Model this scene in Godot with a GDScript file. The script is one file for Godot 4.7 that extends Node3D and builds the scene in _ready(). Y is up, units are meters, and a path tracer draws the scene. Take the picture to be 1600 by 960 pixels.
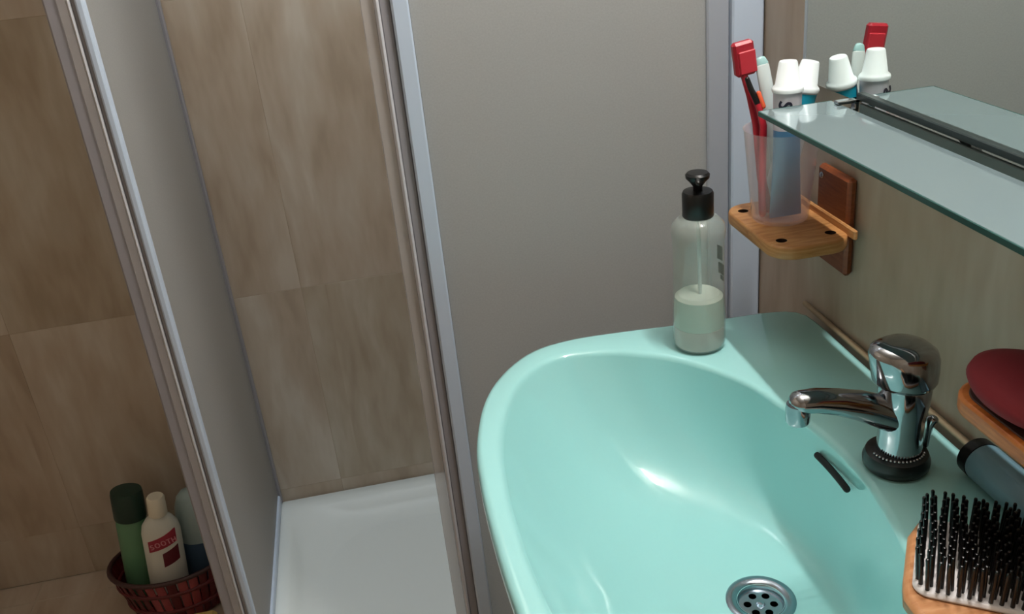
extends Node3D
# A small tiled bathroom: mint washbasin at the right wall, corner shower behind it.
# x = 0 is the right wall, y = 0 the floor, z = -1.9 the wall behind the shower.

const WALL_Z := -1.9
const RIM := 0.84
const SYM := -0.71          # z of the basin's axis of symmetry
var used := {}
var M := {}

# ------------------------------------------------------------------ helpers
func numbered(called: String) -> String:
	if not used.has(called):
		used[called] = 0
		return called
	used[called] += 1
	return "%s_%03d" % [called, used[called]]

func thing(called: String, label: String, category: String, at := Vector3.ZERO, turn := 0.0, group := "") -> Node3D:
	var o := Node3D.new()
	o.name = numbered(called)
	add_child(o)
	o.position = at
	o.rotation.y = turn
	o.set_meta("label", label)
	o.set_meta("category", category)
	if group != "":
		o.set_meta("group", group)
	return o

func part(called: String, mesh: Mesh, m: Material, parent: Node, at := Vector3.ZERO, label := "") -> MeshInstance3D:
	var o := MeshInstance3D.new()
	o.name = called
	o.mesh = mesh
	o.material_override = m
	o.cast_shadow = GeometryInstance3D.SHADOW_CASTING_SETTING_ON
	parent.add_child(o, true)
	o.position = at
	if label != "":
		o.set_meta("label", label)
	return o

func struct(called: String, mesh: Mesh, m: Material, label: String, category: String, at := Vector3.ZERO) -> MeshInstance3D:
	var o := part(called, mesh, m, self, at, label)
	o.set_meta("kind", "structure")
	o.set_meta("category", category)
	return o

func mat(color: Color, rough := 0.5, metal := 0.0, spec := 0.5) -> StandardMaterial3D:
	var m := StandardMaterial3D.new()
	m.albedo_color = color
	m.roughness = rough
	m.metallic = metal
	m.metallic_specular = spec
	return m

func pane(color: Color, alpha: float, rough := 0.08) -> StandardMaterial3D:
	var m := mat(color, rough)
	m.transparency = BaseMaterial3D.TRANSPARENCY_ALPHA
	m.albedo_color.a = alpha
	m.cull_mode = BaseMaterial3D.CULL_DISABLED
	return m

# triangles: flat list of points; groups: smooth group of each triangle. Turned so that front faces run clockwise.
func commit(tri: PackedVector3Array, groups: PackedInt32Array, uv := PackedVector2Array()) -> ArrayMesh:
	var vol := 0.0
	for i in range(0, tri.size(), 3):
		vol += tri[i].dot(tri[i + 1].cross(tri[i + 2]))
	var st := SurfaceTool.new()
	st.begin(Mesh.PRIMITIVE_TRIANGLES)
	for i in range(0, tri.size(), 3):
		st.set_smooth_group(groups[i / 3])
		var order := [0, 1, 2] if vol < 0.0 else [0, 2, 1]
		for k in order:
			if uv.size() > 0:
				st.set_uv(uv[i + k])
			st.add_vertex(tri[i + k])
	st.generate_normals()
	return st.commit()

func join(meshes: Array) -> ArrayMesh:
	var st := SurfaceTool.new()
	st.begin(Mesh.PRIMITIVE_TRIANGLES)
	for e in meshes:
		st.append_from(e[0], 0, e[1])
	return st.commit()

# a box with chamfered edges, centred on its origin
func bevel_box(sx: float, sy: float, sz: float, b := 0.001) -> ArrayMesh:
	var h := Vector3(sx, sy, sz) * 0.5
	b = minf(b, 0.49 * minf(sx, minf(sy, sz)))
	var tri := PackedVector3Array()
	var g := PackedInt32Array()
	var v := func(s: Vector3, axis: int) -> Vector3:
		var p := Vector3(s.x * h.x, s.y * h.y, s.z * h.z)
		for a in 3:
			if a != axis:
				p[a] -= s[a] * b
		return p
	var put := func(pts: Array):
		var n: Vector3 = (pts[1] - pts[0]).cross(pts[2] - pts[0])
		var c := Vector3.ZERO
		for p in pts:
			c += p
		var l := pts.duplicate()
		if n.dot(c) < 0.0:
			l.reverse()
		for k in range(1, l.size() - 1):
			tri.append(l[0])
			tri.append(l[k])
			tri.append(l[k + 1])
			g.append(-1)
	for axis in 3:
		var a1 := (axis + 1) % 3
		var a2 := (axis + 2) % 3
		for s in [-1.0, 1.0]:
			var pts := []
			for q in [[-1.0, -1.0], [1.0, -1.0], [1.0, 1.0], [-1.0, 1.0]]:
				var c := Vector3.ZERO
				c[axis] = s
				c[a1] = q[0]
				c[a2] = q[1]
				pts.append(v.call(c, axis))
			put.call(pts)
		for q in [[-1.0, -1.0], [1.0, -1.0], [1.0, 1.0], [-1.0, 1.0]]:
			var lo := Vector3.ZERO
			lo[axis] = -1.0
			lo[a1] = q[0]
			lo[a2] = q[1]
			var hi := lo
			hi[axis] = 1.0
			put.call([v.call(lo, a1), v.call(hi, a1), v.call(hi, a2), v.call(lo, a2)])
	for x in [-1.0, 1.0]:
		for y in [-1.0, 1.0]:
			for z in [-1.0, 1.0]:
				var s := Vector3(x, y, z)
				put.call([v.call(s, 0), v.call(s, 1), v.call(s, 2)])
	return commit(tri, g)

# rings of equal length joined one to the next; capped at both ends; segs = smooth group per band
func loft(rings: Array, segs := PackedInt32Array(), cap_a := true, cap_b := true) -> ArrayMesh:
	var tri := PackedVector3Array()
	var g := PackedInt32Array()
	var n: int = rings[0].size()
	for i in rings.size() - 1:
		var grp := segs[i] if segs.size() > i else 0
		for k in n:
			var k2 := (k + 1) % n
			var a: Vector3 = rings[i][k]
			var b: Vector3 = rings[i][k2]
			var c: Vector3 = rings[i + 1][k2]
			var d: Vector3 = rings[i + 1][k]
			if a.distance_squared_to(b) > 1e-14:
				tri.append_array([a, b, c])
				g.append(grp)
			if c.distance_squared_to(d) > 1e-14:
				tri.append_array([a, c, d])
				g.append(grp)
	for e in 2:
		if (e == 0 and not cap_a) or (e == 1 and not cap_b):
			continue
		var r: PackedVector3Array = rings[0] if e == 0 else rings[rings.size() - 1]
		var mid := Vector3.ZERO
		for p in r:
			mid += p / n
		if mid.distance_squared_to(r[0]) < 1e-12:
			continue
		for k in n:
			var k2 := (k + 1) % n
			if e == 0:
				tri.append_array([mid, r[k2], r[k]])
			else:
				tri.append_array([mid, r[k], r[k2]])
			g.append(50 + e)
	return commit(tri, g)

# profile of (radius, height) turned round y; sx, sz flatten it
func lathe(profile: Array, n := 32, sx := 1.0, sz := 1.0) -> ArrayMesh:
	var rings := []
	var segs := PackedInt32Array()
	var grp := 0
	for i in profile.size():
		var p: Vector2 = profile[i]
		var r := PackedVector3Array()
		for k in n:
			var a := TAU * k / n
			r.append(Vector3(cos(a) * p.x * sx, p.y, sin(a) * p.x * sz))
		rings.append(r)
		if i > 0:
			if i > 1:
				var d0: Vector2 = (profile[i - 1] - profile[i - 2]).normalized()
				var d1: Vector2 = (profile[i] - profile[i - 1]).normalized()
				if d0.dot(d1) < 0.7:
					grp += 1
			segs.append(grp)
	return loft(rings, segs)

# round bar along a path; radii per point (x across, y along "up"), ends rounded
func sweep(path: Array, radii: Array, n := 16, up := Vector3.UP, round_ends := true) -> ArrayMesh:
	var rings := []
	for i in path.size():
		var t: Vector3 = (path[mini(i + 1, path.size() - 1)] - path[maxi(i - 1, 0)]).normalized()
		var side := t.cross(up)
		side = (t.cross(Vector3.RIGHT) if side.length() < 0.05 else side).normalized()
		var u := side.cross(t).normalized()
		var r: Vector2 = radii[i] if radii[i] is Vector2 else Vector2(radii[i], radii[i])
		if round_ends and i == 0:
			for q in [[0.98, 0.2], [0.8, 0.6], [0.45, 0.9]]:
				rings.append(_ring(path[i] - t * r.y * q[0] * 0.9, side, u, r * q[1], n))
		rings.append(_ring(path[i], side, u, r, n))
		if round_ends and i == path.size() - 1:
			for q in [[0.45, 0.9], [0.8, 0.6], [0.98, 0.2]]:
				rings.append(_ring(path[i] + t * r.y * q[0] * 0.9, side, u, r * q[1], n))
	return loft(rings)

func _ring(c: Vector3, side: Vector3, u: Vector3, r: Vector2, n: int) -> PackedVector3Array:
	var out := PackedVector3Array()
	for k in n:
		var a := TAU * k / n
		out.append(c + side * cos(a) * r.x + u * sin(a) * r.y)
	return out

# outline in (x, z) raised from y0 to y1, edges rounded by b
func slab(outline: PackedVector2Array, y0: float, y1: float, b := 0.002) -> ArrayMesh:
	var rings := []
	var mid := Vector2.ZERO
	for p in outline:
		mid += p / outline.size()
	for q in [[b, y0], [b * 0.3, y0 + b * 0.3], [0.0, y0 + b], [0.0, y1 - b], [b * 0.3, y1 - b * 0.3], [b, y1]]:
		var r := PackedVector3Array()
		for p in outline:
			var d := p - mid
			var s: Vector2 = d * (1.0 - q[0] / maxf(d.length(), 0.001))
			r.append(Vector3(mid.x + s.x, q[1], mid.y + s.y))
		rings.append(r)
	return loft(rings, PackedInt32Array([1, 1, 2, 3, 3]))

func round_rect(x0: float, z0: float, x1: float, z1: float, r: float, n := 8) -> PackedVector2Array:
	var out := PackedVector2Array()
	for c in [[x1 - r, z1 - r, 0.0], [x0 + r, z1 - r, 90.0], [x0 + r, z0 + r, 180.0], [x1 - r, z0 + r, 270.0]]:
		for k in n + 1:
			var a := deg_to_rad(c[2] + 90.0 * k / n)
			out.append(Vector2(c[0] + cos(a) * r, c[1] + sin(a) * r))
	return out

func text(s: String, size: float, m: Material, parent: Node, at: Vector3, turn: Basis, called := "lettering") -> void:
	var t := TextMesh.new()
	var f := SystemFont.new()
	f.font_names = PackedStringArray(["Droid Sans"])
	f.font_weight = 700
	t.font = f
	t.text = s
	t.font_size = 32
	t.pixel_size = size / 32.0
	t.depth = 0.0006
	t.curve_step = 2.0
	var o := part(called, t, m, parent, at)
	o.basis = turn

# ------------------------------------------------------------------ textures
func noise_image(w: int, h: int, seed_: int, fx: float, fy: float, cols: Array, fine: float, spots := 0.0) -> ImageTexture:
	var a := FastNoiseLite.new()
	a.seed = seed_
	a.frequency = 1.0
	a.fractal_octaves = 4
	var b := FastNoiseLite.new()
	b.seed = seed_ + 7
	b.frequency = 1.0
	b.fractal_octaves = 3
	var im := Image.create(w, h, false, Image.FORMAT_RGB8)
	var ramp := Gradient.new()
	ramp.offsets = PackedFloat32Array([0.0, 0.35, 0.65, 1.0])
	ramp.colors = PackedColorArray(cols)
	for y in h:
		for x in w:
			var u := float(x) / w
			var v := float(y) / h
			var warp := b.get_noise_2d(u * fx * 0.35, v * fy * 0.6)
			var t := 0.5 + 0.75 * a.get_noise_2d(u * fx + warp * 0.5, v * fy)
			t += fine * b.get_noise_2d(u * fx * 5.0 + 40.0, v * fy * 4.0)
			t += spots * a.get_noise_2d(u * fx * 0.3 + 90.0, v * fy * 0.7 + 30.0)
			im.set_pixel(x, y, ramp.sample(clampf(t, 0.0, 1.0)))
	return ImageTexture.create_from_image(im)

func tri_mat(tex: Texture2D, scale: Vector3, rough: float, in_world := true, tint := Color.WHITE, offset := Vector3.ZERO) -> StandardMaterial3D:
	var m := mat(tint, rough)
	m.albedo_texture = tex
	m.uv1_triplanar = true
	m.uv1_world_triplanar = in_world
	m.uv1_scale = scale
	m.uv1_offset = offset
	return m

func make_materials() -> void:
	var tile_tex := noise_image(704, 704, 11, 26.0, 6.0, [Color(0.67, 0.605, 0.53), Color(0.715, 0.655, 0.585), Color(0.74, 0.69, 0.625), Color(0.78, 0.74, 0.685)], 0.16, 0.4)
	var s := Vector3.ONE / 2.2
	M.tile = tri_mat(tile_tex, s, 0.38)
	M.tile_b = tri_mat(tile_tex, s, 0.38, true, Color(0.955, 0.955, 0.94), Vector3(0.31, 0.17, 0.43))
	M.tile_c = tri_mat(tile_tex, s, 0.38, true, Color(0.98, 0.97, 0.96), Vector3(0.62, 0.39, 0.77))
	M.floor_tile = tri_mat(tile_tex, s, 0.4, true, Color(1.0, 0.98, 0.97), Vector3(0.2, 0.0, 0.3))
	M.grout = mat(Color(0.66, 0.59, 0.50), 0.9)
	M.floor_grout = mat(Color(0.72, 0.67, 0.60), 0.9)
	M.ceiling = mat(Color(0.85, 0.84, 0.82), 0.9)
	M.wood = tri_mat(noise_image(256, 256, 5, 4.0, 26.0, [Color(0.66, 0.44, 0.24), Color(0.73, 0.51, 0.30), Color(0.77, 0.56, 0.35), Color(0.82, 0.63, 0.42)], 0.15), Vector3(4, 6, 4), 0.42, true)
	M.wood_dark = tri_mat(M.wood.albedo_texture, Vector3(4, 6, 4), 0.4, true, Color(0.66, 0.48, 0.38))
	M.brush_wood = tri_mat(M.wood.albedo_texture, Vector3(4, 6, 4), 0.4, true, Color(0.95, 0.93, 1.0))
	M.wood_soap = tri_mat(M.wood.albedo_texture, Vector3(4, 6, 4), 0.4, true, Color(1.0, 0.82, 0.62))
	M.recess_shade = mat(Color(0.27, 0.19, 0.17), 0.6)  # brown darkened to stand for shade around the sponge
	M.knot = mat(Color(0.16, 0.09, 0.05), 0.7)
	var frost_tex := noise_image(256, 256, 23, 60.0, 60.0, [Color(0.74, 0.74, 0.74), Color(0.75, 0.75, 0.75), Color(0.76, 0.76, 0.76), Color(0.77, 0.77, 0.77)], 0.3)
	M.frost = tri_mat(frost_tex, Vector3.ONE * 5.0, 0.5, true, Color(0.98, 0.99, 0.99, 0.76))
	M.frost.transparency = BaseMaterial3D.TRANSPARENCY_ALPHA
	M.frost.backlight_enabled = true
	M.frost.backlight = Color(1.0, 1.0, 1.0)
	M.white_metal = mat(Color(0.71, 0.765, 0.838), 0.35)
	M.grey_metal = mat(Color(0.54, 0.53, 0.55), 0.42)
	M.pale_line = mat(Color(0.74, 0.74, 0.76), 0.4)
	M.rib = mat(Color(0.60, 0.62, 0.66), 0.4)
	M.seal = pane(Color(0.72, 0.70, 0.70), 0.42, 0.3)
	M.tray = mat(Color(0.80, 0.83, 0.83), 0.5)
	M.mint = mat(Color(0.62, 0.84, 0.84), 0.07)
	M.mint.clearcoat_enabled = true
	M.mint.clearcoat = 0.4
	M.mint.clearcoat_roughness = 0.04
	M.chrome = mat(Color(0.66, 0.67, 0.69), 0.09, 1.0)
	M.steel = mat(Color(0.66, 0.70, 0.74), 0.22, 1.0)
	M.black = mat(Color(0.035, 0.035, 0.04), 0.35)
	M.rubber = mat(Color(0.03, 0.035, 0.035), 0.4)
	M.hole = mat(Color(0.02, 0.025, 0.025), 0.7)
	M.mirror = mat(Color(0.90, 0.93, 0.92), 0.01, 1.0)
	M.glass_edge = mat(Color(0.16, 0.33, 0.31), 0.15)
	M.rail = mat(Color(0.40, 0.46, 0.46), 0.3)
	M.dark_edge = mat(Color(0.11, 0.16, 0.16), 0.3)
	M.shelf = mat(Color(0.56, 0.635, 0.655), 0.06, 0.5)
	M.caulk = mat(Color(0.66, 0.58, 0.47), 0.6)
	M.plug = mat(Color(0.03, 0.035, 0.035), 0.35)

# ------------------------------------------------------------------ setting
func tile_box(w: float, h: float, t: float, cache: Dictionary, kind: String) -> Mesh:
	var key := "%s %.3f %.3f" % [kind, w, h]
	if not cache.has(key):
		var q := Vector3(w, h, t)
		if kind == "side":
			q = Vector3(t, h, w)
		elif kind == "flat":
			q = Vector3(w, t, h)
		cache[key] = bevel_box(q.x, q.y, q.z, 0.0004)
	return cache[key]

func cuts(from: float, to: float, marks: Array) -> Array:
	var out := [from]
	for m in marks:
		if m > from + 0.02 and m < to - 0.02:
			out.append(m)
	out.append(to)
	return out

func build_room() -> void:
	var x0 := -1.78
	var z1 := 1.1
	var top := 2.4
	var cache := {}
	var g := 0.0006
	var f := struct("floor", bevel_box(-x0 + 0.24, 0.1, z1 - WALL_Z + 0.24, 0.001), M.floor_grout, "beige tiled bathroom floor", "floor", Vector3(x0 * 0.5, -0.051, (WALL_Z + z1) * 0.5))
	struct("ceiling", bevel_box(-x0 + 0.24, 0.1, z1 - WALL_Z + 0.24, 0.001), M.ceiling, "plain white bathroom ceiling", "ceiling", Vector3(x0 * 0.5, top + 0.05, (WALL_Z + z1) * 0.5))
	var wb := struct("wall_back", bevel_box(-x0 + 0.24, top, 0.1, 0.001), M.grout, "beige marbled tile wall behind the shower", "wall", Vector3(x0 * 0.5, top * 0.5, WALL_Z - 0.0505))
	var wr := struct("wall_right", bevel_box(0.1, top, z1 - WALL_Z, 0.001), M.grout, "beige marbled tile wall carrying mirror and washbasin", "wall", Vector3(0.0505, top * 0.5, (WALL_Z + z1) * 0.5))
	struct("wall_left", bevel_box(0.1, top, z1 - WALL_Z, 0.001), M.tile, "beige wall on the left", "wall", Vector3(x0 - 0.05, top * 0.5, (WALL_Z + z1) * 0.5))
	struct("wall_front", bevel_box(-x0 + 0.24, top, 0.1, 0.001), M.tile, "beige wall behind the viewer", "wall", Vector3(x0 * 0.5, top * 0.5, z1 + 0.05))
	var mats := [M.tile, M.tile_c, M.tile_b, M.tile]
	var ys := cuts(0.0, top, [0.13, 0.63, 1.24, 1.84])
	var xs := cuts(x0, 0.0, [-1.632, -1.332, -1.032, -0.732, -0.432, -0.132])
	for i in xs.size() - 1:
		for j in ys.size() - 1:
			var w: float = xs[i + 1] - xs[i] - g
			var h: float = ys[j + 1] - ys[j] - g
			part("tile", tile_box(w, h, 0.008, cache, "front"), mats[(i * 3 + j * 2) % 4], wb, Vector3((xs[i] + xs[i + 1]) * 0.5, (ys[j] + ys[j + 1]) * 0.5, WALL_Z - 0.004) - wb.position)
	var zs := cuts(WALL_Z, z1, [-1.235, -0.635, -0.035, 0.565])
	for i in zs.size() - 1:
		for j in ys.size() - 1:
			var w: float = zs[i + 1] - zs[i] - g
			var h: float = ys[j + 1] - ys[j] - g
			part("tile", tile_box(w, h, 0.008, cache, "side"), mats[(i + j * 2) % 4], wr, Vector3(0.004, (ys[j] + ys[j + 1]) * 0.5, (zs[i] + zs[i + 1]) * 0.5) - wr.position)
	var fx := cuts(x0, 0.0, [-1.45, -1.12, -0.79, -0.46, -0.13])
	var fz := cuts(WALL_Z, z1, [-1.83, -1.5, -1.17, -0.84, -0.51, -0.18, 0.15, 0.48, 0.81])
	for i in fx.size() - 1:
		for j in fz.size() - 1:
			var w: float = fx[i + 1] - fx[i] - 0.004
			var h: float = fz[j + 1] - fz[j] - 0.004
			part("tile", tile_box(w, h, 0.008, cache, "flat"), M.floor_tile, f, Vector3((fx[i] + fx[i + 1]) * 0.5, -0.004, (fz[j] + fz[j + 1]) * 0.5) - f.position)

# ------------------------------------------------------------------ shower
func build_shower() -> void:
	var t := thing("shower_tray", "low white shower tray with a sunken floor inside the corner shower", "shower tray", Vector3(-0.452, 0, -1.56))
	# outer block with a recess: loft from underside up, over the rim and down to the sunken floor
	var rings := []
	for q in [[0.0, 0.0, 0.012], [0.0, 0.094, 0.012], [0.003, 0.1, 0.014], [0.04, 0.101, 0.05], [0.048, 0.098, 0.07], [0.06, 0.082, 0.12], [0.075, 0.07, 0.15], [0.11, 0.065, 0.16]]:
		var r := PackedVector3Array()
		for p in round_rect(-0.444 + q[0], -0.336 + q[0], 0.444 - q[0], 0.336 - q[0], q[2], 10):
			r.append(Vector3(p.x, q[1], p.y))
		rings.append(r)
	part("tray", loft(rings, PackedInt32Array([1, 2, 2, 2, 2, 2, 2])), M.tray, t)
	part("drain_cover", lathe([Vector2(0.0, 0.0), Vector2(0.045, 0.0), Vector2(0.043, 0.004), Vector2(0.0, 0.005)], 24), M.steel, t, Vector3(0.25, 0.066, 0.0), "round chrome drain cover")

	var e := thing("shower_enclosure", "white framed corner shower cabin with frosted panels and an open front", "shower cabin", Vector3(-0.45, 0.102, -1.22))
	var o := e.position
	var hgt := 1.85
	var yc := hgt * 0.5
	var post := func(called: String, xa: float, xb: float, za: float, zb: float, m: Material, y0 := 0.0, y1 := 1.85, label := "") -> void:
		part(called, bevel_box(xb - xa, y1 - y0, zb - za, 0.0025), m, e, Vector3((xa + xb) * 0.5 - o.x, (y0 + y1) * 0.5, (za + zb) * 0.5 - o.z), label)
	# profile fixed to the right wall
	post.call("wall_profile", -0.046, -0.001, -1.238, -1.205, M.white_metal)
	post.call("profile_rib", -0.078, -0.046, -1.234, -1.214, M.rib)
	# fixed frosted panel and its free edge
	post.call("fixed_panel", -0.468, -0.07, -1.224, -1.219, M.frost, 0.02, 1.83, "frosted grey panel")
	post.call("panel_stile", -0.489, -0.467, -1.228, -1.207, M.white_metal, 0.0, 1.85, "white aluminium edge")
	# profile with seal on the free edge, behind the stile
	post.call("edge_profile", -0.504, -0.488, -1.240, -1.216, M.grey_metal, 0.02, 1.83, "grey aluminium edge")
	post.call("profile_rib", -0.509, -0.503, -1.236, -1.211, M.pale_line, 0.02, 1.83)
	post.call("seal_strip", -0.526, -0.509, -1.224, -1.221, M.seal, 0.02, 1.83, "clear plastic seal")
	# corner post of several ribs
	post.call("corner_post", -0.888, -0.857, -1.250, -1.212, M.grey_metal)
	post.call("post_stile", -0.8515, -0.8415, -1.222, -1.206, M.white_metal)
	post.call("post_rib", -0.861, -0.857, -1.216, -1.208, M.pale_line)
	post.call("post_web", -0.858, -0.850, -1.234, -1.2115, M.grey_metal)
	post.call("post_seal", -0.872, -0.861, -1.211, -1.209, M.seal, 0.0, 1.85, "clear plastic seal")
	# side panel back to the wall
	post.call("side_panel", -0.886, -0.881, WALL_Z + 0.012, -1.240, M.frost, 0.02, 1.83, "frosted grey panel")
	post.call("back_profile", -0.894, -0.874, WALL_Z + 0.002, WALL_Z + 0.016, M.grey_metal)
	# rails
	post.call("bottom_rail", -0.889, -0.876, WALL_Z + 0.016, -1.240, M.white_metal, 0.0015, 0.025)
	post.call("bottom_rail", -0.842, -0.046, -1.240, -1.212, M.white_metal, 0.0015, 0.016)
	post.call("top_rail", -0.889, -0.871, WALL_Z + 0.016, -1.240, M.white_metal, 1.81, 1.85)
	post.call("top_rail", -0.842, -0.046, -1.262, -1.204, M.white_metal, 1.85, 1.885)

# ------------------------------------------------------------------ washbasin
func spline(pts: Array, per := 8) -> PackedVector2Array:
	var out := PackedVector2Array()
	var n := pts.size()
	for i in n:
		for k in per:
			out.append((pts[i] as Vector2).cubic_interpolate(pts[(i + 1) % n], pts[(i + n - 1) % n], pts[(i + 2) % n], float(k) / per))
	return out

func mirrored(half: Array) -> Array:
	var out := half.duplicate()
	for i in range(half.size() - 1, -1, -1):
		var p: Vector2 = half[i]
		if absf(p.y - SYM) > 0.003:
			out.append(Vector2(p.x, 2.0 * SYM - p.y))
	return out

func polar(poly: PackedVector2Array, c: Vector2, n: int) -> PackedVector2Array:
	var out := PackedVector2Array()
	for k in n:
		var d := Vector2.from_angle(TAU * k / n)
		var best := 0.0
		for i in poly.size():
			var hit: Variant = Geometry2D.segment_intersects_segment(c, c + d * 2.0, poly[i], poly[(i + 1) % poly.size()])
			if hit != null:
				best = maxf(best, c.distance_to(hit))
		out.append(c + d * best)
	return out

const DRAIN := Vector2(-0.217, -0.712)
const DEPTH := 0.16

func bowl_y(r: float) -> float:
	return -DEPTH * (1.0 - pow(r, 3.8))

func build_basin() -> void:
	var c := Vector2(-0.28, SYM)
	var n := 180
	var o_half := [Vector2(-0.014, -0.90), Vector2(-0.014, -1.00), Vector2(-0.022, -1.036), Vector2(-0.055, -1.050), Vector2(-0.12, -1.055), Vector2(-0.18, -1.060), Vector2(-0.25, -1.067), Vector2(-0.325, -1.070), Vector2(-0.381, -1.055), Vector2(-0.427, -1.012), Vector2(-0.461, -0.952), Vector2(-0.483, -0.868), Vector2(-0.490, -0.796), Vector2(-0.492, SYM)]
	var i_half := [Vector2(-0.128, SYM), Vector2(-0.131, -0.760), Vector2(-0.145, -0.833), Vector2(-0.166, -0.900), Vector2(-0.211, -0.964), Vector2(-0.255, -0.998), Vector2(-0.300, -1.019), Vector2(-0.355, -1.023), Vector2(-0.403, -0.989), Vector2(-0.437, -0.921), Vector2(-0.457, -0.845), Vector2(-0.465, -0.765), Vector2(-0.466, SYM)]
	var outer := polar(spline(mirrored(o_half), 6), c, n)
	var inner := polar(spline(mirrored(i_half), 6), c, n)
	var at := Vector3(-0.25, 0, SYM)
	var b := thing("washbasin", "mint green ceramic washbasin on the right wall", "washbasin", at)
	var rings := []
	var ring := func(poly: PackedVector2Array, k: float, inset: float, y: float) -> void:
		var r := PackedVector3Array()
		for p in poly:
			var d := p - c
			var q := c + d * k * (1.0 - inset / maxf(d.length(), 0.01))
			q.x = minf(q.x, -0.011)
			r.append(Vector3(q.x, RIM + y, q.y) - at)
		rings.append(r)
	# underside, skirt, rounded rim, ledge, rounded lip
	for q in [[0.34, 0.0, -0.185], [0.62, 0.0, -0.16], [0.84, 0.0, -0.10], [0.96, 0.0, -0.045], [1.0, 0.002, -0.028], [1.0, 0.0, -0.014], [1.0, 0.001, -0.006], [1.0, 0.004, -0.0015], [1.0, 0.009, 0.0]]:
		ring.call(outer, q[0], q[1], q[2])
	for q in [[1.0, -0.008, -0.0002], [1.0, -0.004, -0.0012], [1.0, 0.0, -0.0040]]:
		ring.call(inner, q[0], q[1], q[2])
	for i in range(1, 33):
		var s := pow(i / 32.0, 1.5)
		var rr := 1.0 - s
		var r := PackedVector3Array()
		for k in n:
			var a := TAU * k / n
			var dr := DRAIN + Vector2.from_angle(a) * 0.031
			var p := inner[k].lerp(dr, s)
			p.x += 0.022 * sin(PI * s)
			r.append(Vector3(p.x, RIM - 0.004 + bowl_y(rr) * (DEPTH - 0.004) / DEPTH, p.y) - at)
		rings.append(r)
	for q in [[0.0245, 0.0], [0.0235, -0.002], [0.0235, -0.03]]:
		var r := PackedVector3Array()
		for k in n:
			var dp: Vector2 = DRAIN + Vector2.from_angle(TAU * k / n) * q[0]
			r.append(Vector3(dp.x, RIM - DEPTH + q[1], dp.y) - at)
		rings.append(r)
	part("bowl", loft(rings), M.mint, b)
	# overflow slot in the wall of the bowl under the tap
	var path := []
	for k in 9:
		var u := lerpf(-0.031, 0.031, k / 8.0)
		path.append(Vector3(-0.1335 - at.x - u * u * 1.2, RIM - 0.0255, SYM - 0.020 + u - at.z))
	part("overflow_slot", sweep(path, [0.0036, 0.0036, 0.0036, 0.0036, 0.0036, 0.0036, 0.0036, 0.0036, 0.0036], 10), M.hole, b, Vector3.ZERO, "dark overflow slot")
	# pedestal
	var ped := lathe([Vector2(0.0, 0.0), Vector2(0.125, 0.0), Vector2(0.12, 0.03), Vector2(0.095, 0.12), Vector2(0.082, 0.4), Vector2(0.088, 0.58), Vector2(0.105, 0.66), Vector2(0.0, 0.66)], 36, 0.9, 1.0)
	part("pedestal", ped, M.mint, b, Vector3(0.07, 0.0, 0.0))
	# drain: flange, sunken strainer with holes
	var fy := RIM - DEPTH
	var d := part("drain", lathe([Vector2(0.0225, -0.012), Vector2(0.0365, -0.006), Vector2(0.0365, 0.0012), Vector2(0.034, 0.0026), Vector2(0.028, 0.002), Vector2(0.0240, -0.0005), Vector2(0.0222, -0.006), Vector2(0.0222, -0.012)], 40), M.steel, b, Vector3(DRAIN.x, fy, DRAIN.y) - at, "stainless steel drain")
	var combo := CSGCombiner3D.new()
	combo.name = "strainer"
	d.add_child(combo, true)
	combo.position = Vector3(0, -0.0065, 0)
	var plate := CSGCylinder3D.new()
	plate.name = "plate"
	plate.radius = 0.0226
	plate.height = 0.002
	plate.sides = 40
	plate.material = M.steel
	combo.add_child(plate)
	for k in 6:
		var h := CSGCylinder3D.new()
		h.name = "hole"
		h.radius = 0.0042
		h.height = 0.01
		h.sides = 16
		h.operation = CSGShape3D.OPERATION_SUBTRACTION
		h.material = M.steel
		var a := TAU * (k + 0.25) / 6.0
		h.position = Vector3(cos(a) * 0.0138, 0, sin(a) * 0.0138)
		combo.add_child(h, true)
	part("screw", lathe([Vector2(0.0, 0.003), Vector2(0.0035, 0.0025), Vector2(0.005, 0.0), Vector2(0.0, 0.0)], 16), M.steel, d, Vector3(0, -0.0055, 0))
	part("sump", lathe([Vector2(0.0, 0.0), Vector2(0.0225, 0.0), Vector2(0.0225, 0.001), Vector2(0.0, 0.001)], 24), M.hole, d, Vector3(0, -0.016, 0))
	# silicone bead between basin and wall
	var bead := sweep([Vector3(-0.0062, RIM + 0.001, -1.05), Vector3(-0.0062, RIM + 0.001, SYM), Vector3(-0.0062, RIM + 0.001, -0.37)], [Vector2(0.0038, 0.0035), Vector2(0.0038, 0.0035), Vector2(0.0038, 0.0035)], 10)
	struct("trim_1", bead, M.caulk, "beige silicone seam between washbasin and wall", "trim")

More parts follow.
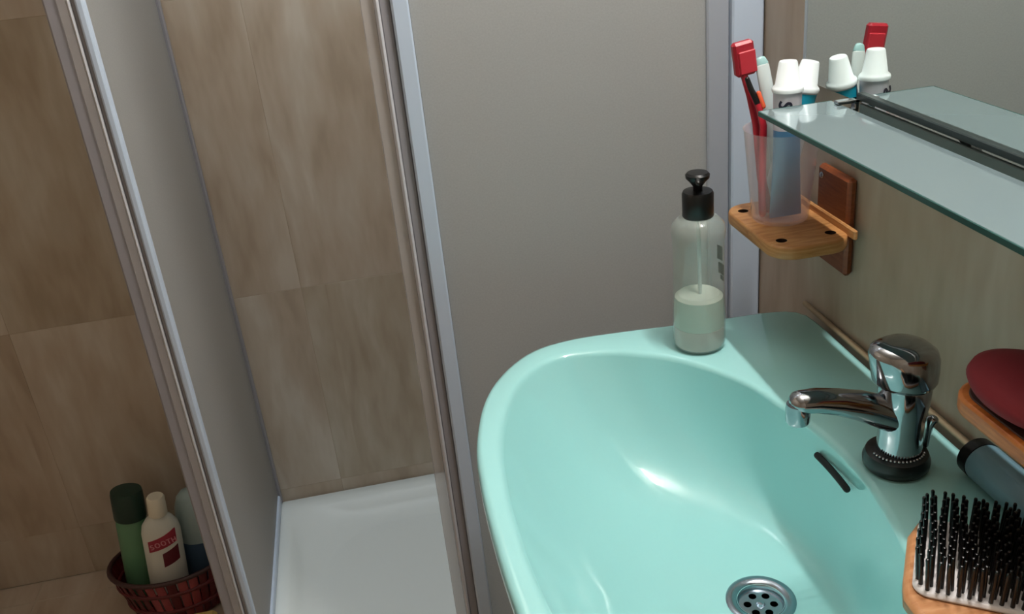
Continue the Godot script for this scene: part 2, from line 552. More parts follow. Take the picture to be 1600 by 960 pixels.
func build_tap() -> void:
	var t := thing("basin_tap", "chrome single lever mixer tap standing on the back ledge of the washbasin", "tap", Vector3(-0.088, RIM, -0.690))
	part("base_collar", lathe([Vector2(0.0, 0.0), Vector2(0.028, 0.0), Vector2(0.031, 0.004), Vector2(0.0315, 0.010), Vector2(0.029, 0.017), Vector2(0.022, 0.020), Vector2(0.0, 0.020)], 36), M.plug, t, Vector3(-0.002, 0.0, 0.0), "black rubber collar")
	part("body", lathe([Vector2(0.0, 0.018), Vector2(0.0215, 0.018), Vector2(0.0215, 0.022), Vector2(0.0205, 0.040), Vector2(0.0215, 0.058), Vector2(0.0235, 0.072), Vector2(0.0245, 0.088), Vector2(0.0235, 0.094), Vector2(0.0, 0.094)], 36), M.chrome, t)
	var sp := sweep([Vector3(-0.002, 0.054, 0), Vector3(-0.022, 0.066, 0), Vector3(-0.045, 0.0775, 0), Vector3(-0.068, 0.086, 0), Vector3(-0.09, 0.092, 0), Vector3(-0.106, 0.0935, 0)], [Vector2(0.017, 0.017), Vector2(0.017, 0.016), Vector2(0.016, 0.0145), Vector2(0.0145, 0.0125), Vector2(0.0135, 0.0115), Vector2(0.0125, 0.0105)], 24)
	part("spout", sp, M.chrome, t)
	part("aerator", lathe([Vector2(0.0, 0.0), Vector2(0.0102, 0.0), Vector2(0.0112, 0.002), Vector2(0.0115, 0.014), Vector2(0.0108, 0.02), Vector2(0.0, 0.02)], 24), M.chrome, t, Vector3(-0.107, 0.072, 0))
	# lever: a rounded cap tipped forward over the body with a stubby grip
	var rings := []
	for q in [[0.020, 0.094, 0.0], [0.0265, 0.0945, 0.001], [0.0285, 0.099, 0.003], [0.029, 0.112, 0.006], [0.0285, 0.124, 0.009], [0.026, 0.131, 0.010], [0.020, 0.1355, 0.010], [0.011, 0.1375, 0.010], [0.001, 0.138, 0.010]]:
		var r := PackedVector3Array()
		for k in 36:
			var a := TAU * k / 36
			var dx: float = cos(a) * q[0]
			var tip := maxf(-cos(a), 0.0)
			r.append(Vector3(dx - tip * q[2], q[1] + (0.0 if q[1] < 0.1 else -dx * 0.14), sin(a) * q[0] * (1.0 - 0.06 * tip)))
		rings.append(r)
	part("lever", loft(rings, PackedInt32Array([1, 1, 1, 1, 1, 1, 1, 1])), M.chrome, t)
	part("lift_rod", sweep([Vector3(0.026, 0.02, 0.004), Vector3(0.028, 0.04, 0.004), Vector3(0.030, 0.048, 0.004)], [0.0025, 0.003, 0.0055], 12), M.chrome, t)
	# bead chain resting on the collar
	var balls := []
	var ball := SphereMesh.new()
	ball.radius = 0.0015
	ball.height = 0.003
	ball.radial_segments = 10
	ball.rings = 6
	for k in 17:
		var a := deg_to_rad(40.0 + k * 8.5)
		balls.append([ball, Transform3D(Basis(), Vector3(cos(a) * 0.0245 - 0.002, 0.0200, sin(a) * 0.0245))])
	part("bead_chain", join(balls), M.chrome, t)

# ------------------------------------------------------------------ mirror, shelf, lamp
func build_mirror() -> void:
	var z0 := -1.083
	var z1 := -0.22
	var m := thing("wall_mirror", "large frameless rectangular mirror above the glass shelf", "mirror", Vector3(-0.0035, 1.146, (z0 + z1) * 0.5))
	part("mirror_glass", bevel_box(0.005, 0.672, z1 - z0, 0.0003), M.mirror, m, Vector3(0, 0.324, 0))
	part("bottom_channel", bevel_box(0.010, 0.0075, z1 + 0.945, 0.001), M.dark_edge, m, Vector3(-0.0024, -0.0042, (z1 - 0.945) * 0.5 - m.position.z), "dark channel under the glass")
	part("lower_rail", bevel_box(0.006, 0.024, z1 + 0.943, 0.001), M.rail, m, Vector3(-0.0010, -0.0248, (z1 - 0.943) * 0.5 - m.position.z), "grey plastic rail")

	var s := thing("glass_shelf", "pale glossy glass shelf with green edges under the mirror", "shelf", Vector3(-0.066, 1.133, -0.62))
	var zl := -0.9725
	var zr := -0.26
	var w := 0.0865
	part("shelf_plate", bevel_box(w, 0.0056, zr - zl - 0.0016, 0.0006), M.shelf, s, Vector3(-0.00225, -0.0029, (zl + zr) * 0.5 + 0.62))
	part("front_edge", bevel_box(0.0016, 0.0058, zr - zl, 0.0005), M.glass_edge, s, Vector3(-w * 0.5 - 0.00295, -0.0030, (zl + zr) * 0.5 + 0.62), "green polished glass edge")
	part("end_edge", bevel_box(w, 0.0058, 0.0014, 0.0004), M.glass_edge, s, Vector3(-0.00225, -0.0030, zl + 0.62), "green polished glass edge")
	part("end_edge", bevel_box(w, 0.0058, 0.0014, 0.0004), M.glass_edge, s, Vector3(-0.00225, -0.0030, zr + 0.62), "green polished glass edge")
	for z in [-0.952, -0.30]:
		part("clip", join([[bevel_box(0.026, 0.004, 0.010, 0.001), Transform3D(Basis(), Vector3(0.048, 0.0024, z + 0.62))], [bevel_box(0.020, 0.004, 0.012, 0.001), Transform3D(Basis(), Vector3(0.050, -0.0082, z + 0.62))], [bevel_box(0.005, 0.0146, 0.010, 0.001), Transform3D(Basis(), Vector3(0.0585, -0.0029, z + 0.62))]]), M.chrome, s, Vector3.ZERO, "chrome clip")

func build_lamp() -> void:
	var at := Vector3(-0.018, 2.15, -0.69)
	var l := thing("tube_lamp", "slim white fluorescent tube lamp fixed to the wall above the mirror", "lamp", at)
	part("lamp_base", bevel_box(0.006, 0.05, 0.36, 0.002), M.white_metal, l, Vector3(0.0145, 0.0, 0))
	for s in [-1.0, 1.0]:
		part("end_cap", bevel_box(0.024, 0.026, 0.014, 0.003), M.white_metal, l, Vector3(0.003, 0.0, s * 0.1735))
	var glow := mat(Color(0.95, 0.96, 0.97), 0.4)
	glow.emission_enabled = true
	glow.emission = Color(1.0, 0.985, 0.96)
	glow.emission_energy_multiplier = TUBE_GLOW
	var cyl := CylinderMesh.new()
	cyl.top_radius = 0.008
	cyl.bottom_radius = 0.008
	cyl.height = 0.333
	cyl.radial_segments = 20
	var tube := part("fluorescent_tube", cyl, glow, l)
	tube.rotation_degrees.x = 90
	for k in 6:
		var o := OmniLight3D.new()
		o.name = "tube_light"
		o.light_color = Color(1.0, 0.985, 0.96)
		o.light_energy = TUBE_LIGHT / 6.0
		o.light_size = 0.007
		o.omni_range = 6.0
		o.omni_attenuation = 2.0
		o.shadow_enabled = true
		l.add_child(o, true)
		o.position = Vector3(0, 0, -0.14 + 0.056 * k)

func build_added_fill() -> void:  # unseen fill light, added over the shower to brighten its inside
	var at := Vector3(-0.52, 2.4, -1.6)
	var l := thing("added_fill_lamp", "added unseen fill light panel brightening the shower from above", "lamp", at)
	part("fill_frame", join([[bevel_box(0.30, 0.024, 0.02, 0.003), Transform3D(Basis(), Vector3(0, -0.0125, 0.14))], [bevel_box(0.30, 0.024, 0.02, 0.003), Transform3D(Basis(), Vector3(0, -0.0125, -0.14))], [bevel_box(0.02, 0.024, 0.26, 0.003), Transform3D(Basis(), Vector3(0.14, -0.0125, 0))], [bevel_box(0.02, 0.024, 0.26, 0.003), Transform3D(Basis(), Vector3(-0.14, -0.0125, 0))]]), M.white_metal, l)
	var glow := mat(Color(0.9, 0.9, 0.9), 0.5)
	glow.emission_enabled = true
	glow.emission = Color(0.95, 0.98, 1.0)
	glow.emission_energy_multiplier = 3.0
	part("fill_panel", bevel_box(0.26, 0.016, 0.26, 0.002), glow, l, Vector3(0, -0.009, 0))
	var a := AreaLight3D.new()
	a.name = "fill_light"
	a.area_size = Vector2(0.25, 0.25)
	a.light_color = Color(0.95, 0.98, 1.0)
	a.light_energy = ADDED_FILL
	a.area_range = 6.0
	a.area_attenuation = 2.0
	a.shadow_enabled = true
	l.add_child(a)
	a.position = Vector3(0, -0.019, 0)
	a.rotation_degrees.x = -90

const ADDED_FILL := 1.25  # energy of the added fill above the shower
const TUBE_LIGHT := 1.2
const TUBE_GLOW := 12.0

# ------------------------------------------------------------------ wooden holders and what stands in them
func holder_outline(d: float) -> PackedVector2Array:
	# (x, z): straight at the wall, rounded corners at the front
	return round_rect(-0.098, -0.083, 0.0, 0.083, d, 8)

func make_holder(called: String, label: String, at: Vector3, holes: bool) -> Node3D:
	var t := thing(called, label, "bathroom holder", at)
	if holes:
		var c := CSGCombiner3D.new()
		c.name = "shelf_board"
		t.add_child(c)
		var p := CSGMesh3D.new()
		p.name = "board"
		p.mesh = slab(holder_outline(0.03), -0.016, 0.0, 0.003)
		p.material = M.wood
		c.add_child(p)
		for q in [Vector2(-0.080, -0.055), Vector2(-0.080, 0.055), Vector2(-0.019, 0.055), Vector2(-0.019, -0.055)]:
			var h := CSGCylinder3D.new()
			h.name = "hole"
			h.radius = 0.0065
			h.height = 0.03
			h.sides = 20
			h.material = M.knot
			h.operation = CSGShape3D.OPERATION_SUBTRACTION
			h.position = Vector3(q.x, 0.0, q.y)
			c.add_child(h, true)
	else:
		part("shelf_board", slab(holder_outline(0.03), -0.016, 0.0, 0.003), M.wood_soap, t)
		part("dish_shade", slab(round_rect(-0.0915, -0.077, -0.008, 0.077, 0.027), -0.001, 0.0012, 0.001), M.recess_shade, t, Vector3.ZERO, "soap dish area darkened for the shade under the sponge")  # shade beneath the sponge, painted as a thin dark layer
	return t

func build_cup_holder() -> void:
	var t := make_holder("cup_holder", "small pine wood cup holder with holes screwed to the tiled wall left of the shelf", Vector3(-0.012, 0.983, -1.003), true)
	part("back_board", bevel_box(0.012, 0.122, 0.076, 0.004), M.wood_dark, t, Vector3(0.0055, 0.001, 0.020), "reddish brown upright board")
	part("back_rail", bevel_box(0.005, 0.012, 0.166, 0.0015), M.wood, t, Vector3(-0.002, 0.003, 0.0))
	var knob := lathe([Vector2(0.0, 0.0), Vector2(0.004, 0.0005), Vector2(0.003, 0.002), Vector2(0.0, 0.0026)], 14)
	var k := part("screw", knob, M.steel, t, Vector3(-0.0005, 0.050, -0.006))
	k.rotation_degrees.z = 90

	var c := thing("toothbrush_cup", "clear frosted plastic cup on the wooden holder", "cup", Vector3(-0.062, 0.9835, -1.017))
	var cup := lathe([Vector2(0.0, 0.0), Vector2(0.032, 0.0), Vector2(0.034, 0.003), Vector2(0.0445, 0.112), Vector2(0.0455, 0.114), Vector2(0.0435, 0.113), Vector2(0.0325, 0.005), Vector2(0.0, 0.004)], 40)
	part("cup_wall", cup, M.cup, c)

	# red toothbrush, leaning on the far left of the cup
	var r := thing("red_toothbrush", "red toothbrush with a square capped head, leftmost in the cup", "toothbrush", Vector3(-0.060, 0.981, -1.028), 0.0, "toothbrushes in the cup")
	var top := Vector3(-0.034, 0.212, -0.040)
	part("handle", sweep([Vector3(-0.014, 0.0125, 0.006), Vector3(-0.018, 0.05, -0.008), Vector3(-0.020, 0.115, -0.022), Vector3(-0.0245, 0.148, -0.033), Vector3(-0.0305, 0.175, -0.037)], [Vector2(0.0055, 0.004), Vector2(0.0060, 0.0045), Vector2(0.0050, 0.004), Vector2(0.0042, 0.0035), Vector2(0.0055, 0.0045)], 12), M.red, r)
	var hd := part("head_cap", bevel_box(0.026, 0.041, 0.012, 0.003), M.red, r, Vector3(-0.0300, 0.192, -0.038))
	hd.rotation_degrees.z = 8
	var br := part("bristle_pad", bevel_box(0.021, 0.027, 0.003, 0.001), M.red_light, hd, Vector3(0.002, -0.004, 0.0065), "brighter red front")
	br.name = "bristle_pad"

	var q := thing("slim_toothbrush", "slim dark red and orange toothbrush crossing behind the red one in the cup", "toothbrush", Vector3(-0.086, 0.984, -1.014), 0.0, "toothbrushes in the cup")
	part("handle", sweep([Vector3(0.0, 0.009, 0.0), Vector3(0.002, 0.055, -0.008), Vector3(0.009, 0.112, -0.022), Vector3(0.006, 0.137, -0.031)], [0.0045, 0.005, 0.0045, 0.004], 12), M.red_dark, q)
	part("neck", sweep([Vector3(0.006, 0.137, -0.031), Vector3(-0.001, 0.155, -0.037), Vector3(-0.005, 0.167, -0.039)], [0.004, 0.0035, 0.003], 10), M.black, q)
	part("grip", sweep([Vector3(0.011, 0.134, -0.028), Vector3(0.007, 0.150, -0.033)], [0.0032, 0.0028], 10), M.orange, q, Vector3.ZERO, "orange grip")

	var w := thing("clear_toothbrush", "pale translucent toothbrush with a rounded end between the red one and the tubes", "toothbrush", Vector3(-0.050, 0.982, -1.040), 0.0, "toothbrushes in the cup")
	part("handle", sweep([Vector3(-0.002, 0.0115, -0.002), Vector3(-0.008, 0.08, -0.008), Vector3(-0.014, 0.150, -0.016), Vector3(-0.018, 0.180, -0.022)], [Vector2(0.005, 0.0035), Vector2(0.0065, 0.004), Vector2(0.009, 0.005), Vector2(0.0085, 0.0045)], 16, Vector3(0, 0, 1)), M.pale_plastic, w)
	part("grip", sweep([Vector3(-0.0182, 0.182, -0.0225), Vector3(-0.0195, 0.188, -0.024)], [Vector2(0.0082, 0.0043), Vector2(0.006, 0.003)], 16, Vector3(0, 0, 1)), M.pale_teal, w, Vector3.ZERO, "pale turquoise tip")

	make_tube("toothpaste_tube", "white and blue toothpaste tube standing cap up in the cup, nearest the mirror", Vector3(-0.062, 0.989, -1.034), Vector3(-0.030, 1.136, -1.030), M.tube_white, M.tube_white, false)
	make_tube("toothpaste_tube", "pale grey toothpaste tube with a dark letter on it, standing cap up in the cup", Vector3(-0.060, 0.989, -1.006), Vector3(-0.060, 1.143, -1.010), M.tube_blue, M.tube_grey, true)

func make_tube(called: String, label: String, foot: Vector3, neck: Vector3, m: Material, upper: Material, letter: bool) -> void:
	var t := thing(called, label, "toothpaste", foot, 0.0, "toothpaste tubes in the cup")
	var ax := neck - foot
	var h := ax.length()
	t.basis = Basis(Quaternion(Vector3.UP, ax.normalized()))
	var rings := []
	for q in [[0.0, 0.0205, 0.0012], [0.008, 0.0205, 0.0014], [0.03, 0.0190, 0.0055], [0.06, 0.0172, 0.0100], [0.09, 0.0162, 0.0128], [0.108, 0.0158, 0.0142]]:
		rings.append(_ring(Vector3(0, q[0], 0), Vector3.RIGHT, Vector3.BACK, Vector2(q[1], q[2]), 28))
	part("tube_body", loft(rings), m, t)
	var r2 := []
	for q in [[0.108, 0.0159, 0.0143], [0.130, 0.0160, 0.0154], [h - 0.002, 0.0163, 0.0162]]:
		r2.append(_ring(Vector3(0, q[0], 0), Vector3.RIGHT, Vector3.BACK, Vector2(q[1], q[2]), 28))
	part("tube_shoulder", loft(r2), upper, t)
	part("cap", lathe([Vector2(0.0, h - 0.002), Vector2(0.0178, h - 0.002), Vector2(0.0182, h + 0.001), Vector2(0.0172, h + 0.0035), Vector2(0.0145, h + 0.006), Vector2(0.0105, h + 0.031), Vector2(0.0095, h + 0.0325), Vector2(0.0, h + 0.0325)], 28), M.cap_white, t, Vector3.ZERO, "white conical cap")
	if letter:
		text("S", 0.022, M.letter, t, Vector3(-0.0085, h - 0.015, 0.0142), Basis.from_euler(Vector3(0, deg_to_rad(-30), deg_to_rad(80))), "letter")
	else:
		var band := []
		for q in [[h - 0.024, 0.01640, 0.01590], [h - 0.004, 0.01655, 0.01635]]:
			band.append(_ring(Vector3(0, q[0], 0), Vector3.RIGHT, Vector3.BACK, Vector2(q[1], q[2]), 28))
		part("printed_band", loft(band), M.cyan, t, Vector3.ZERO, "cyan printed band")

func build_soap() -> void:
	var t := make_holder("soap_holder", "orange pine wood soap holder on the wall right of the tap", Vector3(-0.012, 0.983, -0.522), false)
	part("back_board", bevel_box(0.012, 0.122, 0.076, 0.004), M.wood_dark, t, Vector3(0.0055, 0.001, 0.020), "reddish brown upright board")
	part("back_rail", bevel_box(0.005, 0.012, 0.166, 0.0015), M.wood, t, Vector3(-0.002, 0.003, 0.0))
	var s := thing("bath_sponge", "dark red rounded bath sponge lying on the wooden soap holder", "sponge", Vector3(-0.0665, 0.9850, -0.547))
	var prof := [Vector2(0.0, 0.0), Vector2(0.026, 0.0), Vector2(0.040, 0.003), Vector2(0.048, 0.009), Vector2(0.0505, 0.016), Vector2(0.048, 0.023), Vector2(0.040, 0.029), Vector2(0.026, 0.0335), Vector2(0.012, 0.0355), Vector2(0.0, 0.036)]
	for i in prof.size():
		prof[i].y *= 0.86
	part("sponge", lathe(prof, 44, 0.90, 1.32), M.sponge, s)

# ------------------------------------------------------------------ things on the basin
func build_pump_bottle() -> void:
	var b := thing("soap_pump_bottle", "nearly empty clear pump bottle with a black cap on the corner of the washbasin", "soap bottle", Vector3(-0.177, RIM + 0.0005, -0.992), deg_to_rad(20))
	var sh := lathe([Vector2(0.0, 0.0), Vector2(0.026, 0.0), Vector2(0.031, 0.003), Vector2(0.0325, 0.010), Vector2(0.0325, 0.045), Vector2(0.031, 0.090), Vector2(0.031, 0.140), Vector2(0.0325, 0.152), Vector2(0.031, 0.162), Vector2(0.024, 0.170), Vector2(0.0165, 0.173), Vector2(0.0155, 0.1765), Vector2(0.0, 0.177)], 40)
	part("bottle_body", sh, M.bottle, b, Vector3.ZERO, "clear plastic body")
	part("liquid", lathe([Vector2(0.0, 0.0015), Vector2(0.025, 0.0015), Vector2(0.0295, 0.004), Vector2(0.0308, 0.010), Vector2(0.0308, 0.030), Vector2(0.0, 0.030)], 36), M.liquid, b, Vector3.ZERO, "pinkish white liquid soap")
	part("foam", lathe([Vector2(0.0, 0.0302), Vector2(0.0306, 0.0302), Vector2(0.0304, 0.050), Vector2(0.0292, 0.068), Vector2(0.025, 0.0715), Vector2(0.010, 0.0695), Vector2(0.0, 0.070)], 36), M.foam, b, Vector3.ZERO, "pale green foam")
	part("dip_tube", sweep([Vector3(0, 0.004, 0), Vector3(0.002, 0.09, 0), Vector3(0, 0.176, 0)], [0.0025, 0.0025, 0.0025], 10), M.pale_plastic, b)
	part("cap_collar", lathe([Vector2(0.0, 0.171), Vector2(0.0170, 0.171), Vector2(0.0185, 0.173), Vector2(0.0185, 0.200), Vector2(0.0170, 0.203), Vector2(0.008, 0.204), Vector2(0.0, 0.204)], 36), M.black, b, Vector3.ZERO, "black screw collar")
	part("pump_head", lathe([Vector2(0.0, 0.203), Vector2(0.0055, 0.203), Vector2(0.0055, 0.209), Vector2(0.010, 0.215), Vector2(0.0138, 0.219), Vector2(0.0142, 0.223), Vector2(0.012, 0.2255), Vector2(0.0, 0.226)], 30), M.black, b, Vector3.ZERO, "black press head")
	part("nozzle", sweep([Vector3(0, 0.221, 0), Vector3(-0.007, 0.2205, 0.009), Vector3(-0.0115, 0.218, 0.0145)], [0.0045, 0.004, 0.003], 12), M.black, b)
	# printed mark on the side turned to the wall
	for piece in [[0.108, 0.126, 0.0, 0.7], [0.090, 0.104, 0.15, 1.0], [0.083, 0.0885, 0.45, 1.0]]:
		var r_in := []
		for yy in [piece[0], piece[1]]:
			var ring := PackedVector3Array()
			for k in 8:
				var a := deg_to_rad(lerpf(-2.0, 24.0, lerpf(piece[2], piece[3], k / 7.0)))
				ring.append(Vector3(cos(a) * 0.0316, yy, sin(a) * 0.0316))
			for k in range(7, -1, -1):
				var a := deg_to_rad(lerpf(-2.0, 24.0, lerpf(piece[2], piece[3], k / 7.0)))
				ring.append(Vector3(cos(a) * 0.0306, yy, sin(a) * 0.0306))
			r_in.append(ring)
		part("printed_mark", loft(r_in, PackedInt32Array([-1])), M.print_dark, b, Vector3.ZERO, "dark printed mark")

func build_lying_tube() -> void:
	var t := thing("lying_bottle", "slim grey blue bottle with black cap lying along the wall behind the basin", "bottle", Vector3(-0.029, RIM + 0.0195, -0.66), deg_to_rad(0))
	var body := lathe([Vector2(0.0, 0.014), Vector2(0.0185, 0.014), Vector2(0.019, 0.016), Vector2(0.019, 0.145), Vector2(0.0175, 0.15), Vector2(0.0, 0.15)], 36)
	var o := part("bottle_body", body, M.slate, t)
	o.rotation_degrees.x = 90
	var cap := part("cap", lathe([Vector2(0.0, 0.0), Vector2(0.0165, 0.0), Vector2(0.0188, 0.002), Vector2(0.0192, 0.0135), Vector2(0.0, 0.0135)], 36), M.black, t, Vector3.ZERO, "black cap")
	cap.rotation_degrees.x = 90

func build_hairbrush() -> void:
	# local x = across the pad, local -z = along it away from the handle
	var u := Vector3(0.82, 0, 0.573).normalized()
	var v := Vector3(-u.z, 0, u.x)      # towards the handle
	var t := thing("hairbrush", "wooden paddle hairbrush with dense black bristles lying on the basin ledge", "hairbrush", Vector3(-0.121, RIM + 0.001, -0.522))
	t.basis = Basis(u, Vector3.UP, v)
	var outline := PackedVector2Array()
	var half := [Vector2(0.0, -0.060), Vector2(0.030, -0.060), Vector2(0.046, -0.052), Vector2(0.053, -0.030), Vector2(0.053, 0.030), Vector2(0.051, 0.048), Vector2(0.040, 0.066), Vector2(0.022, 0.082), Vector2(0.0135, 0.10), Vector2(0.0125, 0.13), Vector2(0.014, 0.18), Vector2(0.012, 0.215), Vector2(0.006, 0.226)]
	for p in half:
		outline.append(p)
	for i in range(half.size() - 1, 0, -1):
		outline.append(Vector2(-half[i].x, half[i].y))
	var rings := []
	for q in [[0.004, 0.0], [0.001, 0.002], [0.0, 0.005], [0.0, 0.012], [0.0015, 0.015], [0.004, 0.0162]]:
		var r := PackedVector3Array()
		for p in outline:
			var k: float = 1.0 - q[0] / 0.05
			r.append(Vector3(p.x * k, q[1], (p.y - 0.0) * k))
		rings.append(r)
	part("handle_board", loft(rings, PackedInt32Array([1, 1, 1, 2, 2])), M.brush_wood, t, Vector3.ZERO, "varnished wooden back and handle")
	part("cushion", slab(round_rect(-0.046, -0.053, 0.046, 0.046, 0.014), 0.0155, 0.0205, 0.003), M.cushion, t, Vector3.ZERO, "white rubber cushion")
	var pin := lathe([Vector2(0.0, 0.0), Vector2(0.0018, 0.0), Vector2(0.0015, 0.029), Vector2(0.0017, 0.0305), Vector2(0.0012, 0.032), Vector2(0.0, 0.0325)], 7)
	for i in 12:
		for j in 17:
			var x := lerpf(-0.0410, 0.0410, i / 11.0) + (-0.0012 if j % 2 == 0 else 0.0012)
			var z := lerpf(-0.047, 0.0405, j / 16.0)
			if Vector2(maxf(absf(x) - 0.034, 0.0), maxf(absf(z + 0.003) - 0.038, 0.0)).length() > 0.0085:
				continue
			var o := part("bristle", pin, M.bristle, t, Vector3(x, 0.0200, z))
			o.rotation_degrees = Vector3(sin(i * 7.1 + j * 3.3) * 2.0 - z * 60.0, 0, sin(i * 2.3 + j * 5.9) * 2.0 - x * 90.0)
			o.rotation_degrees.x *= -1.0

# ------------------------------------------------------------------ basket with bottles
func build_basket() -> void:
	var at := Vector3(-1.108, 0.0, -1.738)
	var t := thing("plastic_basket", "dark red slatted plastic basket on the floor beside the shower", "basket", at)
	part("basket_floor", lathe([Vector2(0.0, 0.002), Vector2(0.098, 0.002), Vector2(0.102, 0.006), Vector2(0.098, 0.010), Vector2(0.0, 0.010)], 40, 1.0, 0.72), M.maroon, t)
	var rim := []
	for k in 41:
		var a := TAU * k / 40.0
		rim.append(Vector3(cos(a) * 0.128, 0.122, sin(a) * 0.092))
	var radii := []
	for k in 41:
		radii.append(0.0052)
	part("basket_rim", sweep(rim, radii, 10, Vector3.UP, false), M.maroon_dark, t, Vector3.ZERO, "darker rolled rim")
	for lv in [0.036, 0.085]:
		var s: float = lerpf(0.0, 1.0, lv / 0.122)
		var hoop := []
		for k in 41:
			var a := TAU * k / 40.0
			hoop.append(Vector3(cos(a) * lerpf(0.1, 0.127, s), lv, sin(a) * lerpf(0.072, 0.091, s)))
		part("hoop", sweep(hoop, radii, 8, Vector3.UP, false), M.maroon, t)
	for k in 34:
		var a := TAU * k / 34.0
		var lo := Vector3(cos(a) * 0.100, 0.006, sin(a) * 0.072)
		var hi := Vector3(cos(a) * 0.127, 0.121, sin(a) * 0.091)
		part("slat", sweep([lo, hi], [Vector2(0.0082, 0.0016), Vector2(0.0102, 0.0016)], 8, Vector3(cos(a), 0, sin(a)), false), M.maroon_pale if k in [6, 7, 9, 10] else M.maroon, t)

	# green bottle with a dark cap
	var g := thing("green_shampoo_bottle", "green bottle with a dark green cap, leftmost in the red basket", "bottle", Vector3(-1.188, 0.0115, -1.742), 0.0, "bottles in the red basket")
	g.rotation_degrees.z = -6.5
	part("bottle_body", lathe([Vector2(0.0, 0.0), Vector2(0.030, 0.0), Vector2(0.031, 0.004), Vector2(0.032, 0.02), Vector2(0.032, 0.215), Vector2(0.030, 0.228), Vector2(0.022, 0.234), Vector2(0.0, 0.234)], 36, 1.0, 0.8), M.green, g)
	part("cap", lathe([Vector2(0.0, 0.230), Vector2(0.0325, 0.230), Vector2(0.0332, 0.234), Vector2(0.0325, 0.290), Vector2(0.031, 0.297), Vector2(0.0, 0.299)], 36, 1.0, 0.85), M.green_dark, g, Vector3.ZERO, "dark green cap")

	var w := thing("white_shampoo_bottle", "white bottle with a red printed label, middle one in the red basket", "bottle", Vector3(-1.121, 0.0115, -1.704), 0.0, "bottles in the red basket")
	w.rotation_degrees.z = -6.0
	w.rotation_degrees.y = 6.0
	part("bottle_body", lathe([Vector2(0.0, 0.0), Vector2(0.036, 0.0), Vector2(0.0395, 0.004), Vector2(0.040, 0.02), Vector2(0.0395, 0.205), Vector2(0.036, 0.224), Vector2(0.027, 0.238), Vector2(0.0185, 0.246), Vector2(0.017, 0.252), Vector2(0.0, 0.252)], 40, 1.0, 0.7), M.white_plastic, w)
	part("cap", lathe([Vector2(0.0, 0.248), Vector2(0.0185, 0.248), Vector2(0.0190, 0.251), Vector2(0.0180, 0.288), Vector2(0.0155, 0.292), Vector2(0.0, 0.293)], 30), M.cream, w, Vector3.ZERO, "cream white cap")
	var patch := func(called: String, a0: float, a1: float, y0: float, y1: float, rise: float, m: Material, label: String) -> void:
		var rr := []
		var lo := PackedVector3Array()
		var hi := PackedVector3Array()
		for e in 2:
			var n := 12
			for k in n:
				var f := k / float(n - 1)
				if e == 1:
					f = 1.0 - f
				var a := deg_to_rad(lerpf(a0, a1, f))
				var rad := 0.0402 if e == 0 else 0.0385
				lo.append(Vector3(-cos(a) * rad, y0 + rise * f, sin(a) * rad * 0.7))
				hi.append(Vector3(-cos(a) * rad, y1 + rise * f * 1.25, sin(a) * rad * 0.7))
		rr.append(lo)
		rr.append(hi)
		part(called, loft(rr, PackedInt32Array([-1])), m, w, Vector3.ZERO, label)
	patch.call("label_band", 48.0, 138.0, 0.168, 0.195, 0.020, M.label_red, "red label band")
	patch.call("label_block", 88.0, 140.0, 0.130, 0.164, 0.012, M.label_dark, "dark red label block")
	text("SOOTH", 0.017, M.label_text, w, Vector3(0.004, 0.1915, 0.0284), Basis.from_euler(Vector3(0, 0, deg_to_rad(15))))

	var b := thing("blue_white_bottle", "rounded pale blue and white bottle, rightmost in the red basket", "bottle", Vector3(-1.055, 0.0115, -1.764), 0.0, "bottles in the red basket")
	b.rotation_degrees.z = -4.0
	part("bottle_body", lathe([Vector2(0.0, 0.0), Vector2(0.034, 0.0), Vector2(0.038, 0.004), Vector2(0.040, 0.02), Vector2(0.040, 0.135)], 36, 1.0, 0.8), M.blue, b, Vector3.ZERO, "blue lower half")
	part("bottle_top", lathe([Vector2(0.040, 0.133), Vector2(0.0402, 0.180), Vector2(0.037, 0.215), Vector2(0.030, 0.240), Vector2(0.020, 0.252), Vector2(0.0, 0.256)], 36, 1.0, 0.8), M.blue_white, b, Vector3.ZERO, "whitish rounded upper half")

	var s := thing("yellow_sponge", "small pale yellow sponge on the floor in front of the basket", "sponge", Vector3(-1.05, 0.0005, -1.632))
	part("sponge", bevel_box(0.06, 0.034, 0.035, 0.008), M.yellow, s, Vector3(0, 0.017, 0))

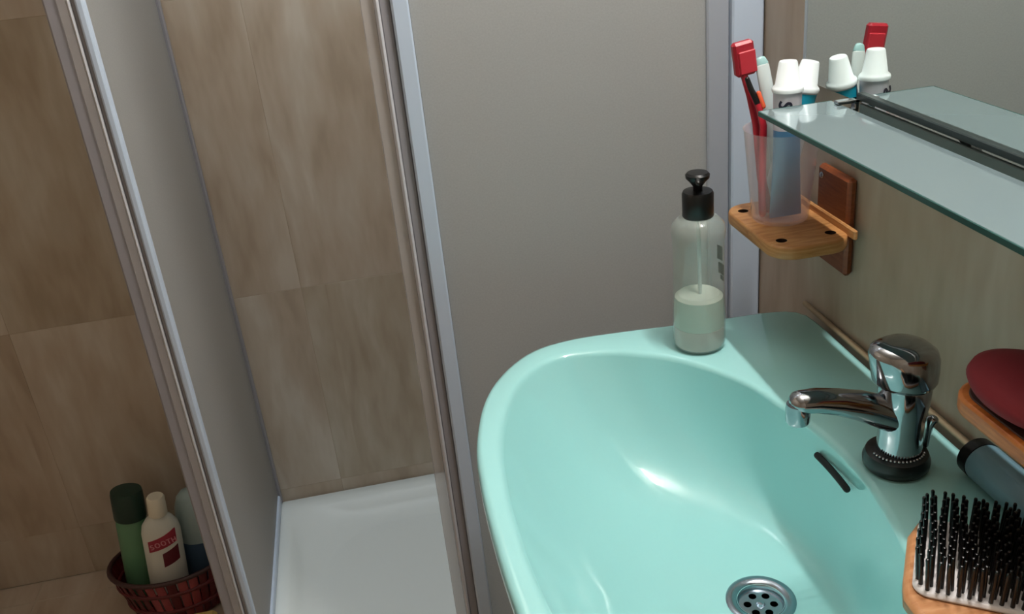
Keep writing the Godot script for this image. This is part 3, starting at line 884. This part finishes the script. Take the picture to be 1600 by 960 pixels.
func more_materials() -> void:
	M.cup = pane(Color(0.92, 0.84, 0.85), 0.15, 0.2)
	M.bottle = pane(Color(0.78, 0.84, 0.81), 0.22, 0.06)
	M.liquid = mat(Color(0.80, 0.74, 0.71), 0.25)
	M.foam = mat(Color(0.74, 0.78, 0.73), 0.6)
	M.print_dark = mat(Color(0.10, 0.11, 0.12), 0.5)
	M.red = mat(Color(0.64, 0.10, 0.17), 0.35)
	M.red_light = mat(Color(0.72, 0.14, 0.20), 0.5)
	M.red_dark = mat(Color(0.62, 0.06, 0.14), 0.35)
	M.orange = mat(Color(0.85, 0.36, 0.22), 0.4)
	M.pale_plastic = mat(Color(0.76, 0.80, 0.80), 0.25)
	M.pale_teal = mat(Color(0.62, 0.77, 0.77), 0.3)
	M.tube_blue = mat(Color(0.30, 0.50, 0.66), 0.3)
	M.tube_white = mat(Color(0.86, 0.87, 0.90), 0.35)
	M.tube_grey = mat(Color(0.78, 0.78, 0.82), 0.35)
	M.cap_white = mat(Color(0.92, 0.95, 0.96), 0.35)
	M.cyan = mat(Color(0.10, 0.62, 0.74), 0.3)
	M.letter = mat(Color(0.12, 0.12, 0.20), 0.5)
	M.sponge = mat(Color(0.50, 0.09, 0.14), 0.75)
	M.slate = mat(Color(0.42, 0.56, 0.62), 0.3)
	M.cushion = mat(Color(0.88, 0.86, 0.86), 0.4)
	M.bristle = mat(Color(0.045, 0.035, 0.045), 0.3)
	M.maroon = mat(Color(0.36, 0.07, 0.10), 0.4)
	M.maroon_dark = mat(Color(0.24, 0.12, 0.12), 0.45)
	M.maroon_pale = mat(Color(0.58, 0.25, 0.27), 0.4)
	M.green = mat(Color(0.38, 0.56, 0.42), 0.35)
	M.green_dark = mat(Color(0.06, 0.19, 0.15), 0.4)
	M.white_plastic = mat(Color(0.82, 0.82, 0.78), 0.4)
	M.cream = mat(Color(0.88, 0.85, 0.77), 0.45)
	M.label_red = mat(Color(0.62, 0.16, 0.24), 0.5)
	M.label_text = mat(Color(0.80, 0.50, 0.54), 0.5)
	M.label_dark = mat(Color(0.38, 0.08, 0.14), 0.5)
	M.blue = mat(Color(0.28, 0.38, 0.48), 0.35)
	M.blue_white = mat(Color(0.62, 0.70, 0.70), 0.35)
	M.yellow = mat(Color(0.85, 0.74, 0.45), 0.9)

func _ready() -> void:
	# camera, environment, exposure
	var cam := Camera3D.new()
	cam.name = "camera"
	add_child(cam)
	cam.transform = Transform3D(Basis(Vector3(0.97832103, -0.09491884, 0.1840608), Vector3(0.16348948, 0.8995385, -0.40509465), Vector3(-0.12711867, 0.42640462, 0.89555566)).orthonormalized(), Vector3(-0.55, 1.407, 0.0))
	cam.fov = 36.41
	cam.near = 0.02
	cam.current = true
	var we := WorldEnvironment.new()
	we.name = "environment"
	var env := Environment.new()
	env.background_mode = Environment.BG_COLOR
	env.background_color = Color(0.02, 0.02, 0.02)
	env.tonemap_mode = Environment.TONE_MAPPER_LINEAR
	env.tonemap_exposure = 1.0
	env.sdfgi_enabled = true
	env.ssao_enabled = true
	env.ssil_enabled = true
	we.environment = env
	add_child(we)
	make_materials()
	more_materials()
	build_lamp()
	build_added_fill()
	build_room()
	build_shower()
	build_basin()
	build_tap()
	build_mirror()
	build_cup_holder()
	build_soap()
	build_pump_bottle()
	build_lying_tube()
	build_hairbrush()
	build_basket()
